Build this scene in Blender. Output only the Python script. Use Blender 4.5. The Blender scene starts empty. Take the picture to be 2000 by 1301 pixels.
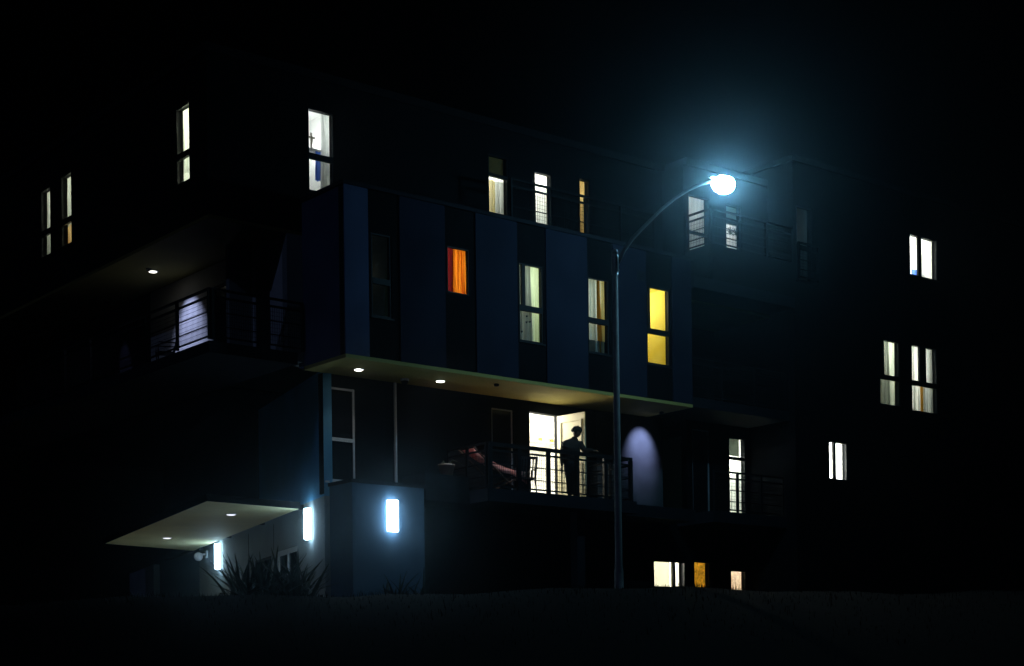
import bpy, math, random
from mathutils import Vector, Matrix

scene = bpy.context.scene
COL = scene.collection
RAD = math.radians

# ------------------------------------------------------------------ camera
# World axes follow the apartment building: +X runs along its street facade, +Y goes into the building, Z is up.
# The camera stands on the street below, level, with a shifted lens and a slight roll.
FWD = Vector((0.628, 0.778, 0)).normalized()
RGT = Vector((FWD.y, -FWD.x, 0))
roll = math.atan(0.0125)
cam_up = Vector((0, 0, 1)) * math.cos(roll) + RGT * math.sin(roll)
cam_rt = RGT * math.cos(roll) - Vector((0, 0, 1)) * math.sin(roll)
cd = bpy.data.cameras.new('camera')
cam = bpy.data.objects.new('camera', cd)
COL.objects.link(cam)
m = Matrix.Identity(4)
for i in range(3):
    m[i][0], m[i][1], m[i][2] = cam_rt[i], cam_up[i], -FWD[i]
CAM = Vector((-19.61, -29.85, 1.6))
m.translation = CAM
cam.matrix_world = m
cd.sensor_width = 36.0
cd.lens = 58.05
cd.shift_y = 725.5 / 2000
cd.clip_start = 0.1
cd.clip_end = 600
scene.camera = cam

# ------------------------------------------------------------------ night sky and an added blue fill light
world = bpy.data.worlds.new('World')
scene.world = world
world.use_nodes = True
wt = world.node_tree
bg = wt.nodes['Background']
sky = wt.nodes.new('ShaderNodeTexSky')
sky.sky_type = 'NISHITA'
sky.sun_disc = False
sky.sun_elevation = RAD(29)
sky.sun_rotation = RAD(250)
wt.links.new(sky.outputs['Color'], bg.inputs['Color'])
bg.inputs['Strength'].default_value = 0.000012

sd = bpy.data.lights.new('fill_sun', 'SUN')  # no moon in view; added to brighten the block's end face
sd.energy = 0.055
sd.angle = RAD(0.5)
sd.color = (0.35, 0.5, 1.0)
so = bpy.data.objects.new('fill_sun', sd)
so.rotation_euler = Vector((0.85, 0.30, -0.5)).to_track_quat('-Z', 'Y').to_euler()
COL.objects.link(so)

scene.view_settings.view_transform = 'Standard'
scene.view_settings.look = 'None'
scene.view_settings.exposure = 0.0
scene.view_settings.gamma = 1.0
scene.view_settings.use_curve_mapping = False
scene.render.engine = 'CYCLES'
scene.cycles.use_denoising = True
scene.cycles.max_bounces = 8
scene.cycles.transparent_max_bounces = 24
scene.cycles.volume_bounces = 0
scene.cycles.sample_clamp_indirect = 4.0

# ------------------------------------------------------------------ materials
MATS = {}


def nodes_of(name):
    mt = bpy.data.materials.new(name)
    mt.use_nodes = True
    nt = mt.node_tree
    nt.nodes.clear()
    out = nt.nodes.new('ShaderNodeOutputMaterial')
    return mt, nt, out


def mat(name, col, rough=0.7, var=0.25, scale=3.0, bump=0.15, bscale=60.0, metal=0.0, spec=0.4):
    mt, nt, out = nodes_of(name)
    b = nt.nodes.new('ShaderNodeBsdfPrincipled')
    tc = nt.nodes.new('ShaderNodeTexCoord')
    n1 = nt.nodes.new('ShaderNodeTexNoise')
    n1.inputs['Scale'].default_value = scale
    n1.inputs['Detail'].default_value = 8
    nt.links.new(tc.outputs['Object'], n1.inputs['Vector'])
    ramp = nt.nodes.new('ShaderNodeValToRGB')
    lo = [c * (1 - var) for c in col]
    hi = [min(1, c * (1 + var)) for c in col]
    ramp.color_ramp.elements[0].position = 0.3
    ramp.color_ramp.elements[1].position = 0.7
    ramp.color_ramp.elements[0].color = (*lo, 1)
    ramp.color_ramp.elements[1].color = (*hi, 1)
    nt.links.new(n1.outputs['Fac'], ramp.inputs['Fac'])
    nt.links.new(ramp.outputs['Color'], b.inputs['Base Color'])
    if bump:
        n2 = nt.nodes.new('ShaderNodeTexNoise')
        n2.inputs['Scale'].default_value = bscale
        n2.inputs['Detail'].default_value = 4
        nt.links.new(tc.outputs['Object'], n2.inputs['Vector'])
        bp = nt.nodes.new('ShaderNodeBump')
        bp.inputs['Strength'].default_value = bump
        bp.inputs['Distance'].default_value = 0.01
        nt.links.new(n2.outputs['Fac'], bp.inputs['Height'])
        nt.links.new(bp.outputs['Normal'], b.inputs['Normal'])
    b.inputs['Roughness'].default_value = rough
    b.inputs['Metallic'].default_value = metal
    b.inputs['Specular IOR Level'].default_value = spec
    nt.links.new(b.outputs['BSDF'], out.inputs['Surface'])
    MATS[name] = mt
    return mt


def emit(name, col, strength):
    mt, nt, out = nodes_of(name)
    e = nt.nodes.new('ShaderNodeEmission')
    e.inputs['Color'].default_value = (*col, 1)
    e.inputs['Strength'].default_value = strength
    nt.links.new(e.outputs['Emission'], out.inputs['Surface'])
    MATS[name] = mt
    return mt


def fabric(name, col, sheer=0.12, trans=0.7, var=0.15, scale=14.0, stretch=(1, 1, 0.12)):
    """woven cloth that lets light through"""
    mt, nt, out = nodes_of(name)
    tc = nt.nodes.new('ShaderNodeTexCoord')
    mp = nt.nodes.new('ShaderNodeMapping')
    mp.inputs['Scale'].default_value = stretch
    nt.links.new(tc.outputs['Object'], mp.inputs['Vector'])
    nz = nt.nodes.new('ShaderNodeTexNoise')
    nz.inputs['Scale'].default_value = scale
    nz.inputs['Detail'].default_value = 6
    nt.links.new(mp.outputs['Vector'], nz.inputs['Vector'])
    ramp = nt.nodes.new('ShaderNodeValToRGB')
    ramp.color_ramp.elements[0].position = 0.32
    ramp.color_ramp.elements[1].position = 0.68
    ramp.color_ramp.elements[0].color = (*[c * (1 - var) for c in col], 1)
    ramp.color_ramp.elements[1].color = (*[min(1, c * (1 + var)) for c in col], 1)
    nt.links.new(nz.outputs['Fac'], ramp.inputs['Fac'])
    tr = nt.nodes.new('ShaderNodeBsdfTranslucent')
    df = nt.nodes.new('ShaderNodeBsdfDiffuse')
    nt.links.new(ramp.outputs['Color'], tr.inputs['Color'])
    nt.links.new(ramp.outputs['Color'], df.inputs['Color'])
    mx = nt.nodes.new('ShaderNodeMixShader')
    mx.inputs['Fac'].default_value = trans
    nt.links.new(df.outputs[0], mx.inputs[1])
    nt.links.new(tr.outputs[0], mx.inputs[2])
    last = mx
    if sheer > 0:
        tp = nt.nodes.new('ShaderNodeBsdfTransparent')
        m2 = nt.nodes.new('ShaderNodeMixShader')
        m2.inputs['Fac'].default_value = sheer
        nt.links.new(mx.outputs[0], m2.inputs[1])
        nt.links.new(tp.outputs[0], m2.inputs[2])
        last = m2
    nt.links.new(last.outputs[0], out.inputs['Surface'])
    MATS[name] = mt
    return mt


def glass(name, tint=(1, 1, 1), gloss=0.06, rough=0.02):
    mt, nt, out = nodes_of(name)
    tp = nt.nodes.new('ShaderNodeBsdfTransparent')
    tp.inputs['Color'].default_value = (*tint, 1)
    gl = nt.nodes.new('ShaderNodeBsdfGlossy')
    gl.inputs['Roughness'].default_value = rough
    mx = nt.nodes.new('ShaderNodeMixShader')
    mx.inputs['Fac'].default_value = gloss
    nt.links.new(tp.outputs[0], mx.inputs[1])
    nt.links.new(gl.outputs[0], mx.inputs[2])
    nt.links.new(mx.outputs[0], out.inputs['Surface'])
    MATS[name] = mt
    return mt


mat('clad_end_lit', (0.085, 0.10, 0.19), 0.75, 0.2, 0.8, 0.25, 90, spec=0.08)  # clad_light made paler: stronger light on the end put into the colour
mat('clad_light', (0.020, 0.024, 0.042), 0.75, 0.22, 0.8, 0.25, 90, spec=0.03)
mat('clad_dark', (0.007, 0.0075, 0.009), 0.8, 0.2, 2.0, 0.2, 90, spec=0.03)
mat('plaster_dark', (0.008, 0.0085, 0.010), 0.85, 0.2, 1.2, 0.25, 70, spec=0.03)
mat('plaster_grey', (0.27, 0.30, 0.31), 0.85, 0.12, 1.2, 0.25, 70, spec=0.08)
mat('plaster_blue', (0.085, 0.145, 0.22), 0.85, 0.12, 1.2, 0.25, 70, spec=0.08)
mat('plaster_lit_patch', (0.11, 0.115, 0.13), 0.85, 0.15, 2.5, 0.35, 45, spec=0.05)
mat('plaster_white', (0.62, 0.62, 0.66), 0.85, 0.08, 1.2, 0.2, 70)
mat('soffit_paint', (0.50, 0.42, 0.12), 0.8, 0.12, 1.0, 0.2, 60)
mat('soffit_shaded', (0.20, 0.17, 0.05), 0.8, 0.12, 1.0, 0.2, 60, spec=0.08)  # soffit_paint darkened: dimmer light over these balconies put into the colour
mat('plaster_bluelit', (0.12, 0.36, 0.58), 0.85, 0.12, 1.2, 0.25, 70, spec=0.08)  # blue light on the wall above the canopy, put into the plaster colour
mat('canopy_paint', (0.72, 0.66, 0.38), 0.7, 0.08, 1.0, 0.12, 60)
mat('concrete', (0.018, 0.020, 0.026), 0.85, 0.2, 2.0, 0.3, 40, spec=0.08)
mat('roofing', (0.012, 0.012, 0.014), 0.9, 0.2, spec=0.08)
mat('frame_dark', (0.018, 0.019, 0.022), 0.55, 0.15, 8, 0.0, spec=0.15)
mat('frame_pale', (0.55, 0.57, 0.60), 0.45, 0.08, 8, 0.0)
mat('rail_metal', (0.010, 0.011, 0.013), 0.6, 0.15, 8, 0.05, spec=0.15)
mat('pole_metal', (0.26, 0.28, 0.275), 0.75, 0.18, 5, 0.1, 80)
mat('lamp_body', (0.22, 0.23, 0.24), 0.4, 0.1, 8, 0.0, metal=0.5)
mat('room_white', (0.80, 0.80, 0.76), 0.8, 0.04, 2, 0.0)
mat('room_yellow', (0.88, 0.78, 0.20), 0.8, 0.05, 2, 0.0)
mat('room_cream', (0.78, 0.70, 0.50), 0.8, 0.05, 2, 0.0)
mat('room_grey', (0.50, 0.52, 0.50), 0.8, 0.05, 2, 0.0)
mat('door_cream', (0.72, 0.66, 0.46), 0.6, 0.08, 3, 0.05)
mat('bounce_paving', (0.42, 0.41, 0.38), 0.85, 0.15, 2.0, 0.2, 40)
mat('soil', (0.004, 0.0042, 0.0034), 0.95, 0.4, 2.5, 0.6, 14, spec=0.08)
mat('grass_blade', (0.008, 0.010, 0.006), 0.8, 0.3, 3, 0.0, spec=0.1)
mat('leaf', (0.030, 0.050, 0.028), 0.5, 0.3, 6, 0.1, 40)
mat('wood_dark', (0.09, 0.06, 0.04), 0.6, 0.3, 6, 0.2, 40)
mat('plastic_dark', (0.04, 0.045, 0.06), 0.5, 0.15, 6, 0.0)
mat('terracotta', (0.62, 0.56, 0.50), 0.8, 0.15, 6, 0.2, 40)
mat('skin', (0.20, 0.12, 0.08), 0.6, 0.1, 6, 0.0)
mat('hair', (0.012, 0.010, 0.009), 0.6, 0.3, 30, 0.5, 80)
mat('shirt', (0.035, 0.028, 0.026), 0.9, 0.15, 12, 0.2, 60)
mat('trousers', (0.022, 0.022, 0.028), 0.9, 0.15, 12, 0.2, 60)
mat('shoe', (0.02, 0.02, 0.02), 0.6, 0.15, 12, 0.0)
mat('statue_wood', (0.16, 0.14, 0.11), 0.6, 0.2, 20, 0.0)
mat('jar_amber', (0.75, 0.42, 0.05), 0.4, 0.1, 20, 0.0)
mat('jar_grey', (0.30, 0.30, 0.22), 0.4, 0.1, 20, 0.0)
mat('steel', (0.5, 0.5, 0.52), 0.35, 0.1, 8, 0.0, metal=0.8)
mat('glass_dark', (0.012, 0.013, 0.016), 0.12, 0.1, 2, 0.0, spec=0.5)
mat('jar_pale', (0.7, 0.6, 0.3), 0.4, 0.1, 20, 0.0)
mat('sticker', (0.01, 0.01, 0.012), 0.6, 0.1, 9, 0.0)
glass('glass', gloss=0.03)
fabric('sheer_green', (0.74, 0.86, 0.62), 0.06)
fabric('sheer_white', (0.82, 0.85, 0.80), 0.08)
fabric('sheer_grey', (0.55, 0.58, 0.55), 0.06)
fabric('drape_orange', (0.95, 0.36, 0.03), 0.0, 0.8, 0.22, 30)
fabric('drape_red', (0.20, 0.02, 0.03), 0.0, 0.8, 0.2, 30)
fabric('drape_brown', (0.42, 0.22, 0.02), 0.0, 0.75, 0.15)
fabric('drape_yellow', (0.85, 0.76, 0.42), 0.04, 0.75, 0.1)
fabric('drape_amber', (0.62, 0.38, 0.04), 0.0, 0.8, 0.6, 13, (1, 1, 1))
fabric('drape_rose', (0.90, 0.76, 0.64), 0.0, 0.8, 0.22, 13, (1, 1, 1))
fabric('drape_blue', (0.12, 0.25, 0.75), 0.0, 0.6, 0.15)
fabric('blind_white', (0.90, 0.90, 0.84), 0.0, 0.8, 0.05, 6, (1, 1, 1))
fabric('blind_olive', (0.16, 0.145, 0.07), 0.0, 0.35, 0.1, 6, (1, 1, 1))
fabric('blind_grey', (0.30, 0.33, 0.29), 0.0, 0.5, 0.1, 6, (1, 1, 1))
fabric('drape_peach', (0.95, 0.62, 0.32), 0.0, 0.8, 0.15, 20)
fabric('cloth_pink', (0.75, 0.42, 0.40), 0.0, 0.3, 0.15)
emit('lamp_opal', (0.50, 0.78, 1.0), 20.0)
emit('downlight_glow', (0.98, 0.95, 0.85), 14.0)
emit('downlight_dim', (1.0, 0.97, 0.85), 5.0)
emit('downlight_canopy', (0.85, 0.86, 1.0), 1.6)
emit('street_bulb', (0.30, 0.72, 1.0), 160.0)
emit('ceiling_lamp', (0.95, 1.0, 0.92), 4.0)


# ------------------------------------------------------------------ mesh helpers
class MB:
    def __init__(s):
        s.v, s.f = [], []

    def quad(s, a, b, c, d):
        n = len(s.v)
        s.v += [tuple(a), tuple(b), tuple(c), tuple(d)]
        s.f.append((n, n + 1, n + 2, n + 3))

    def box8(s, P):
        """P: 8 points, bottom ring then top ring"""
        n = len(s.v)
        s.v += [tuple(p) for p in P]
        for q in ((3, 2, 1, 0), (4, 5, 6, 7), (0, 1, 5, 4), (1, 2, 6, 5), (2, 3, 7, 6), (3, 0, 4, 7)):
            s.f.append(tuple(n + i for i in q))

    def box(s, x0, x1, y0, y1, z0, z1):
        s.box8([(x0, y0, z0), (x1, y0, z0), (x1, y1, z0), (x0, y1, z0),
                (x0, y0, z1), (x1, y0, z1), (x1, y1, z1), (x0, y1, z1)])

    def fbox(s, fr, u0, u1, d0, d1, z0, z1):
        """box in a wall frame: u along the wall, d into the wall"""
        P = fr.P
        s.box8([P(u0, d0, z0), P(u1, d0, z0), P(u1, d1, z0), P(u0, d1, z0),
                P(u0, d0, z1), P(u1, d0, z1), P(u1, d1, z1), P(u0, d1, z1)])

    def tube(s, pts, rad, n=10, cap=True):
        pts = [Vector(p) for p in pts]
        if not isinstance(rad, (list, tuple)):
            rad = [rad] * len(pts)
        base = len(s.v)
        ref = Vector((0, 0, 1))
        for i, p in enumerate(pts):
            t = (pts[min(i + 1, len(pts) - 1)] - pts[max(i - 1, 0)]).normalized()
            r0 = ref if abs(t.dot(ref)) < 0.95 else Vector((1, 0, 0))
            a = t.cross(r0).normalized()
            b = t.cross(a)
            for k in range(n):
                an = 2 * math.pi * k / n
                s.v.append(tuple(p + (a * math.cos(an) + b * math.sin(an)) * rad[i]))
        for i in range(len(pts) - 1):
            for k in range(n):
                k2 = (k + 1) % n
                s.f.append((base + i * n + k, base + i * n + k2, base + (i + 1) * n + k2, base + (i + 1) * n + k))
        if cap:
            s.f.append(tuple(base + k for k in range(n)))
            s.f.append(tuple(base + (len(pts) - 1) * n + k for k in range(n)))

    def lathe(s, prof, c=(0, 0, 0), n=20, sx=1.0, sy=1.0):
        base = len(s.v)
        for r, z in prof:
            for k in range(n):
                a = 2 * math.pi * k / n
                s.v.append((c[0] + r * math.cos(a) * sx, c[1] + r * math.sin(a) * sy, c[2] + z))
        for i in range(len(prof) - 1):
            for k in range(n):
                k2 = (k + 1) % n
                s.f.append((base + i * n + k, base + i * n + k2, base + (i + 1) * n + k2, base + (i + 1) * n + k))
        s.f.append(tuple(base + k for k in reversed(range(n))))
        s.f.append(tuple(base + (len(prof) - 1) * n + k for k in range(n)))

    def mesh(s, name):
        me = bpy.data.meshes.new(name)
        me.from_pydata(s.v, [], s.f)
        me.update()
        return me

    def build(s, name, material, parent=None, smooth=False):
        me = s.mesh(name)
        if smooth:
            for p in me.polygons:
                p.use_smooth = True
        me.materials.append(MATS[material])
        o = bpy.data.objects.new(name, me)
        COL.objects.link(o)
        if parent is not None:
            o.parent = parent
            o.matrix_parent_inverse = world_of(parent).inverted()
        return o


def world_of(o):
    return o.matrix_basis.copy() if o.parent is None else world_of(o.parent) @ o.matrix_parent_inverse @ o.matrix_basis


def thing(name, label, cat, loc=(0, 0, 0), group=None):
    o = bpy.data.objects.new(name, None)
    o.empty_display_size = 0.2
    COL.objects.link(o)
    o.location = loc
    tag(o, label, cat, group)
    return o


def tag(o, label, cat, group=None):
    o['label'] = label
    o['category'] = cat
    if group:
        o['group'] = group
    return o


def light(name, kind, loc, power, col, parent=None, radius=0.1, spot=None, blend=0.5, rot=None):
    ld = bpy.data.lights.new(name, kind)
    ld.energy = power
    ld.color = col
    ld.shadow_soft_size = radius
    if kind == 'SPOT':
        ld.spot_size = RAD(spot)
        ld.spot_blend = blend
    o = bpy.data.objects.new(name, ld)
    COL.objects.link(o)
    o.location = loc
    if rot is not None:
        o.rotation_euler = rot
    if parent is not None:
        o.parent = parent
        o.matrix_parent_inverse = world_of(parent).inverted()
    return o


class Frame:
    """a vertical wall plane: origin, direction along it, direction into the building"""

    def __init__(s, o, u, n):
        s.o, s.u, s.n = Vector(o), Vector(u).normalized(), Vector(n).normalized()

    def P(s, u, d, z):
        p = s.o + s.u * u + s.n * d
        return (p.x, p.y, z)


def FY(y):
    return Frame((0, y, 0), (1, 0, 0), (0, 1, 0))


def FX(x):
    return Frame((x, 0, 0), (0, 1, 0), (1, 0, 0))


def wall(bld, fr, u0, u1, z0, z1, material, holes=(), t=0.2, name='wall'):
    """wall slab with rectangular openings and their reveals"""
    us = sorted({u0, u1, *[h[0] for h in holes], *[h[1] for h in holes]})
    zs = sorted({z0, z1, *[h[2] for h in holes], *[h[3] for h in holes]})
    us = [u for u in us if u0 <= u <= u1]
    zs = [z for z in zs if z0 <= z <= z1]
    mb = MB()

    def solid(i, j):
        if i < 0 or j < 0 or i >= len(us) - 1 or j >= len(zs) - 1:
            return False
        cu, cz = (us[i] + us[i + 1]) / 2, (zs[j] + zs[j + 1]) / 2
        return not any(h[0] < cu < h[1] and h[2] < cz < h[3] for h in holes)
    P = fr.P
    for i in range(len(us) - 1):
        for j in range(len(zs) - 1):
            if not solid(i, j):
                continue
            a, b, c, d = us[i], us[i + 1], zs[j], zs[j + 1]
            mb.quad(P(a, 0, c), P(b, 0, c), P(b, 0, d), P(a, 0, d))
            mb.quad(P(a, t, c), P(a, t, d), P(b, t, d), P(b, t, c))
            if not solid(i - 1, j):
                mb.quad(P(a, 0, c), P(a, 0, d), P(a, t, d), P(a, t, c))
            if not solid(i + 1, j):
                mb.quad(P(b, 0, c), P(b, t, c), P(b, t, d), P(b, 0, d))
            if not solid(i, j - 1):
                mb.quad(P(a, 0, c), P(a, t, c), P(b, t, c), P(b, 0, c))
            if not solid(i, j + 1):
                mb.quad(P(a, 0, d), P(b, 0, d), P(b, t, d), P(a, t, d))
    return mb.build(name, material, bld)


def window(bld, fr, u0, u1, z0, z1, transom=None, mulls=(), lit=True, frame='frame_dark', w=0.04, sill=True, name='window', d0=0.02, tilt=0.0):
    """window set in an opening: frame with bars, separate panes and a sill"""
    mb = MB()
    g = 0.002
    d1 = d0 + 0.06
    a, b, c, d = u0 + g, u1 - g, z0 + g, z1 - g
    mb.fbox(fr, a, a + w, d0, d1, c, d)
    mb.fbox(fr, b - w, b, d0, d1, c, d)
    mb.fbox(fr, a + w, b - w, d0, d1, c, c + w)
    mb.fbox(fr, a + w, b - w, d0, d1, d - w, d)
    rows = [(c + w, d - w)]
    if transom:
        mb.fbox(fr, a + w, b - w, d0 - 0.004, d1 + 0.004, transom[0], transom[1])
        rows = [(c + w, transom[0]), (transom[1], d - w)]
    cells = []
    for r in rows:
        cuts = [(mu, mw) for mu, mw, zl, zh in mulls if zl <= (r[0] + r[1]) / 2 <= zh]
        x = a + w
        for mu, mw in sorted(cuts):
            mb.fbox(fr, mu - mw / 2, mu + mw / 2, d0 - 0.003, d1 + 0.003, r[0], r[1])
            cells.append((x, mu - mw / 2, r))
            x = mu + mw / 2
        cells.append((x, b - w, r))
    win = mb.build(name, frame, bld)
    for x0, x1, r in cells:
        p = MB()
        x0, x1, za, zb = x0 - 0.006, x1 + 0.006, r[0] - 0.006, r[1] + 0.006
        e0, e1 = d0 + 0.026, d0 + 0.034
        P = fr.P
        p.box8([P(x0, e0, za), P(x1, e0 + tilt, za), P(x1, e1 + tilt, za), P(x0, e1, za), P(x0, e0, zb), P(x1, e0 + tilt, zb), P(x1, e1 + tilt, zb), P(x0, e1, zb)])
        p.build('pane', 'glass' if lit else 'glass_dark', win)
    if sill:
        p = MB()
        p.fbox(fr, u0 - 0.04, u1 + 0.04, -0.035, d0 - 0.006, z0 - 0.045, z0 - 0.003)
        p.build('sill', frame, win)
    return win


def room(bld, fr, u0, u1, z0, z1, material, power, col=(1, 0.95, 0.85), d0=0.19, d1=2.8, lamp=None, rad=0.12):
    """lit room behind a window: floor, ceiling and three walls, and its ceiling light"""
    P = fr.P
    mb = MB()
    mb.quad(P(u0, d1, z0), P(u1, d1, z0), P(u1, d1, z1), P(u0, d1, z1))
    mb.quad(P(u0, d0, z0), P(u0, d1, z0), P(u0, d1, z1), P(u0, d0, z1))
    mb.quad(P(u1, d0, z0), P(u1, d0, z1), P(u1, d1, z1), P(u1, d1, z0))
    mb.quad(P(u0, d0, z0), P(u1, d0, z0), P(u1, d1, z0), P(u0, d1, z0))
    mb.quad(P(u0, d0, z1), P(u0, d1, z1), P(u1, d1, z1), P(u1, d0, z1))
    r = mb.build('room', material, bld)
    if power:
        power = power if power > 150 else power * 0.6
        l = lamp or (u0 + 0.65 * (u1 - u0), 1.1, z1 - 0.75)
        light('room_light', 'POINT', P(*l), power, col, r, rad)
    return r


def curtain(label, fr, u0, u1, z0, z1, material, d=0.25, folds=5, amp=0.03, seed=1, lean=0.0, spread=0.0, group=None, name='curtain', cat='curtain'):
    """hanging cloth with uneven folds"""
    rnd = random.Random(seed)
    nu, nz = 72, 6
    sight = Vector(fr.P((u0 + u1) / 2, 0, (z0 + z1) / 2)) - CAM      # offset from the opening for the depth at which it hangs
    sh = (d - 0.05) * sight.dot(fr.u) / sight.dot(fr.n)
    u0, u1 = u0 + sh, u1 + sh
    amp *= 1.5
    ph = [rnd.uniform(0, 6.28) for _ in range(4)]
    k = [folds * rnd.uniform(0.85, 1.15), folds * rnd.uniform(1.7, 2.3), folds * rnd.uniform(0.4, 0.6), folds * 3.3]
    mb = MB()
    for j in range(nz + 1):
        tz = j / nz
        z = z0 + (z1 - z0) * tz
        for i in range(nu + 1):
            tu = i / nu
            uu = u0 + (u1 - u0) * tu
            wv = tu + 0.03 * math.sin(tu * 9 + ph[2])
            y = amp * (math.sin(6.28 * k[0] * wv + ph[0]) + 0.5 * math.sin(6.28 * k[1] * wv + ph[1] + tz) + 0.6 * math.sin(6.28 * k[2] * wv + ph[2]) + 0.25 * math.sin(6.28 * k[3] * wv + ph[3]))
            y *= 1.0 + 0.5 * (1 - tz)
            uu += lean * (1 - tz) + spread * (tu - 0.5) * (1 - tz) + 0.01 * math.sin(4 * tz + ph[1])
            mb.v.append(fr.P(uu, d + y, z))
    for j in range(nz):
        for i in range(nu):
            a = j * (nu + 1) + i
            mb.f.append((a, a + 1, a + nu + 2, a + nu + 1))
    o = mb.build(name, material, None, smooth=True)
    tag(o, label, cat, group)
    return o


def railing(bld, p0, p1, z0, h=1.06, step=1.0, mid=(0.66, 0.33), nposts=None, postw=0.05, top=0.045):
    """balcony railing: rails, each post, and a wire mesh infill"""
    a, b = Vector((*p0, 0)), Vector((*p1, 0))
    L = (b - a).length
    u = (b - a) / L
    fr = Frame(a, u, Vector((-u.y, u.x, 0)))
    mb = MB()
    mb.fbox(fr, 0, L, -0.028, 0.028, z0 + h - top, z0 + h)
    mb.fbox(fr, 0, L, -0.018, 0.018, z0 + h - 0.21, z0 + h - 0.165)
    mb.fbox(fr, 0, L, -0.015, 0.015, z0 + 0.05, z0 + 0.085)
    for q in mid:
        mb.fbox(fr, 0, L, -0.011, 0.011, z0 + q * (h - 0.2) - 0.011, z0 + q * (h - 0.2) + 0.011)
    r = mb.build('railing', 'rail_metal', bld)
    n = nposts or max(1, round(L / step))
    for i in range(n + 1):
        c = max(postw / 2 + 0.001, min(L - postw / 2 - 0.001, L * i / n))
        p = MB()
        p.fbox(fr, c - postw / 2, c + postw / 2, -0.034, 0.034, z0 + 0.001, z0 + h - top - 0.002)
        p.build('post', 'rail_metal', r)
    w = MB()
    k = int(L / 0.055)
    for i in range(1, k):
        c = L * i / k
        w.fbox(fr, c - 0.0035, c + 0.0035, -0.004, 0.003, z0 + 0.086, z0 + h - 0.211)
    nz = int((h - 0.3) / 0.085)
    for j in range(1, nz):
        z = z0 + 0.086 + (h - 0.3) * j / nz
        w.fbox(fr, 0.001, L - 0.001, 0.0032, 0.0085, z - 0.0028, z + 0.0028)
    o = w.build('wire_mesh', 'rail_metal', r)
    o['kind'] = 'stuff'
    return r


def part_box(bld, name, material, *b):
    mb = MB()
    mb.box(*b)
    return mb.build(name, material, bld)


# ------------------------------------------------------------------ ground: street level rising to a bank in front of the building
def ground_z(x, y):
    s = (Vector((x, y, 0)) - Vector((CAM.x, CAM.y, 0))).dot(FWD)
    w = (Vector((x, y, 0)) - Vector((CAM.x, CAM.y, 0))).dot(RGT)
    lip = 3.78 - 0.0016 * (w - 0.0) ** 2 if abs(w) < 12 else 3.55
    lip += 0.05 * math.sin(w * 0.7) + 0.03 * math.sin(w * 2.3)
    if s < 12:
        return 0.0
    if s < 32.3:
        t = (s - 12) / 20.3
        return lip * t * t * (3 - 2 * t)
    if s < 34:
        return lip - 0.35 * (s - 32.3) / 1.7
    return lip - 0.35


mb = MB()
N = 160
EXT = 90.0
grid = [-EXT + 2 * EXT * i / N for i in range(N + 1)]
for yy in grid:
    for xx in grid:
        mb.v.append((xx, yy, ground_z(xx, yy)))
for j in range(N):
    for i in range(N):
        a = j * (N + 1) + i
        mb.f.append((a, a + 1, a + N + 2, a + N + 1))
g = mb.build('ground', 'soil', None, smooth=True)
g['kind'] = 'structure'
g['label'] = 'dark bank of bare earth sloping up to the apartment building'

mb = MB()
pf = Frame((0.5, 1.7, 0), (0.26, 0.966, 0), (0.966, -0.26, 0))
for i in range(24):
    for j in range(4):
        u_, d_ = 0.2 + i, -3.9 + j
        mb.fbox(pf, u_ + 0.006, u_ + 0.994, d_ + 0.006, d_ + 0.994, 3.0, 3.50)
pv_ = mb.build('bounce_pavement', 'bounce_paving', None)  # unseen pale slabs, added to bounce light up onto the canopy
pv_['kind'] = 'structure'

# ------------------------------------------------------------------ the apartment building
B = thing('apartment_building', 'dark modern apartment building with overhanging upper storey and entrance canopy', 'building', (0, 0, 3.4))
BW = thing('apartment_building', 'unlit apartment wing with a few bright windows, furthest from the entrance canopy', 'building', (14.45, 0, 3.4))

XL, XK = -2.34, -0.4
F0, F1, FK = FY(0.03), FY(1.7), None
kdir = Vector((0.26, 0.966, 0)).normalized()
FK = Frame((0.5, 1.7, 0), kdir, (kdir.y, -kdir.x, 0))
S2, S3, S4, RF = 6.6, 9.45, 12.5, 15.7

# --- overhanging block: strips with windows and proud cladding panels
BH = [(0.72, 1.26, 10.12, 11.95), (2.79, 3.43, 10.94, 12.0), (4.88, 5.62, 10.12, 11.95), (7.04, 7.72, 10.12, 11.95), (9.0, 9.79, 10.08, 12.02)]
wall(B, F0, 0.0, 10.53, 9.2, 12.86, 'clad_dark', BH, t=0.17)
for a, b in ((0.0, 0.62), (1.46, 2.70), (3.58, 4.80), (5.68, 6.98), (7.83, 8.94), (9.86, 10.53)):
    mb = MB()
    mb.box(a, b, -0.012, 0.028, 9.203, 12.86)
    mb.build('cladding_panel', 'clad_end_lit' if a < 0.1 else 'clad_light', B)  # end panel lighter, as if more strongly lit
part_box(B, 'coping', 'concrete', -0.04, 10.57, -0.05, 0.24, 12.862, 12.95)
wall(B, FX(0.0), 0.203, 1.9, 9.2, 12.86, 'clad_end_lit')
wall(B, Frame((10.53, 0, 0), (0, 1, 0), (-1, 0, 0)), 0.203, 3.0, 9.2, 12.86, 'clad_light')
part_box(B, 'coping', 'concrete', -0.04, 0.22, 0.242, 1.69, 12.862, 12.95)
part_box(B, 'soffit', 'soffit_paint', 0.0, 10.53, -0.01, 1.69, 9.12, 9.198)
part_box(B, 'terrace_floor', 'roofing', 0.21, 10.32, 0.21, 1.69, 12.25, 12.45)
v = MB()
for i in range(4):
    v.box(8.62, 8.88, -0.03, -0.013, 12.12 + i * 0.05, 12.145 + i * 0.05)
v.box(8.60, 8.90, -0.022, -0.0125, 12.10, 12.115)
v.box(8.60, 8.90, -0.022, -0.0125, 12.31, 12.325)
v.build('vent_grille', 'frame_dark', B)

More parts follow.
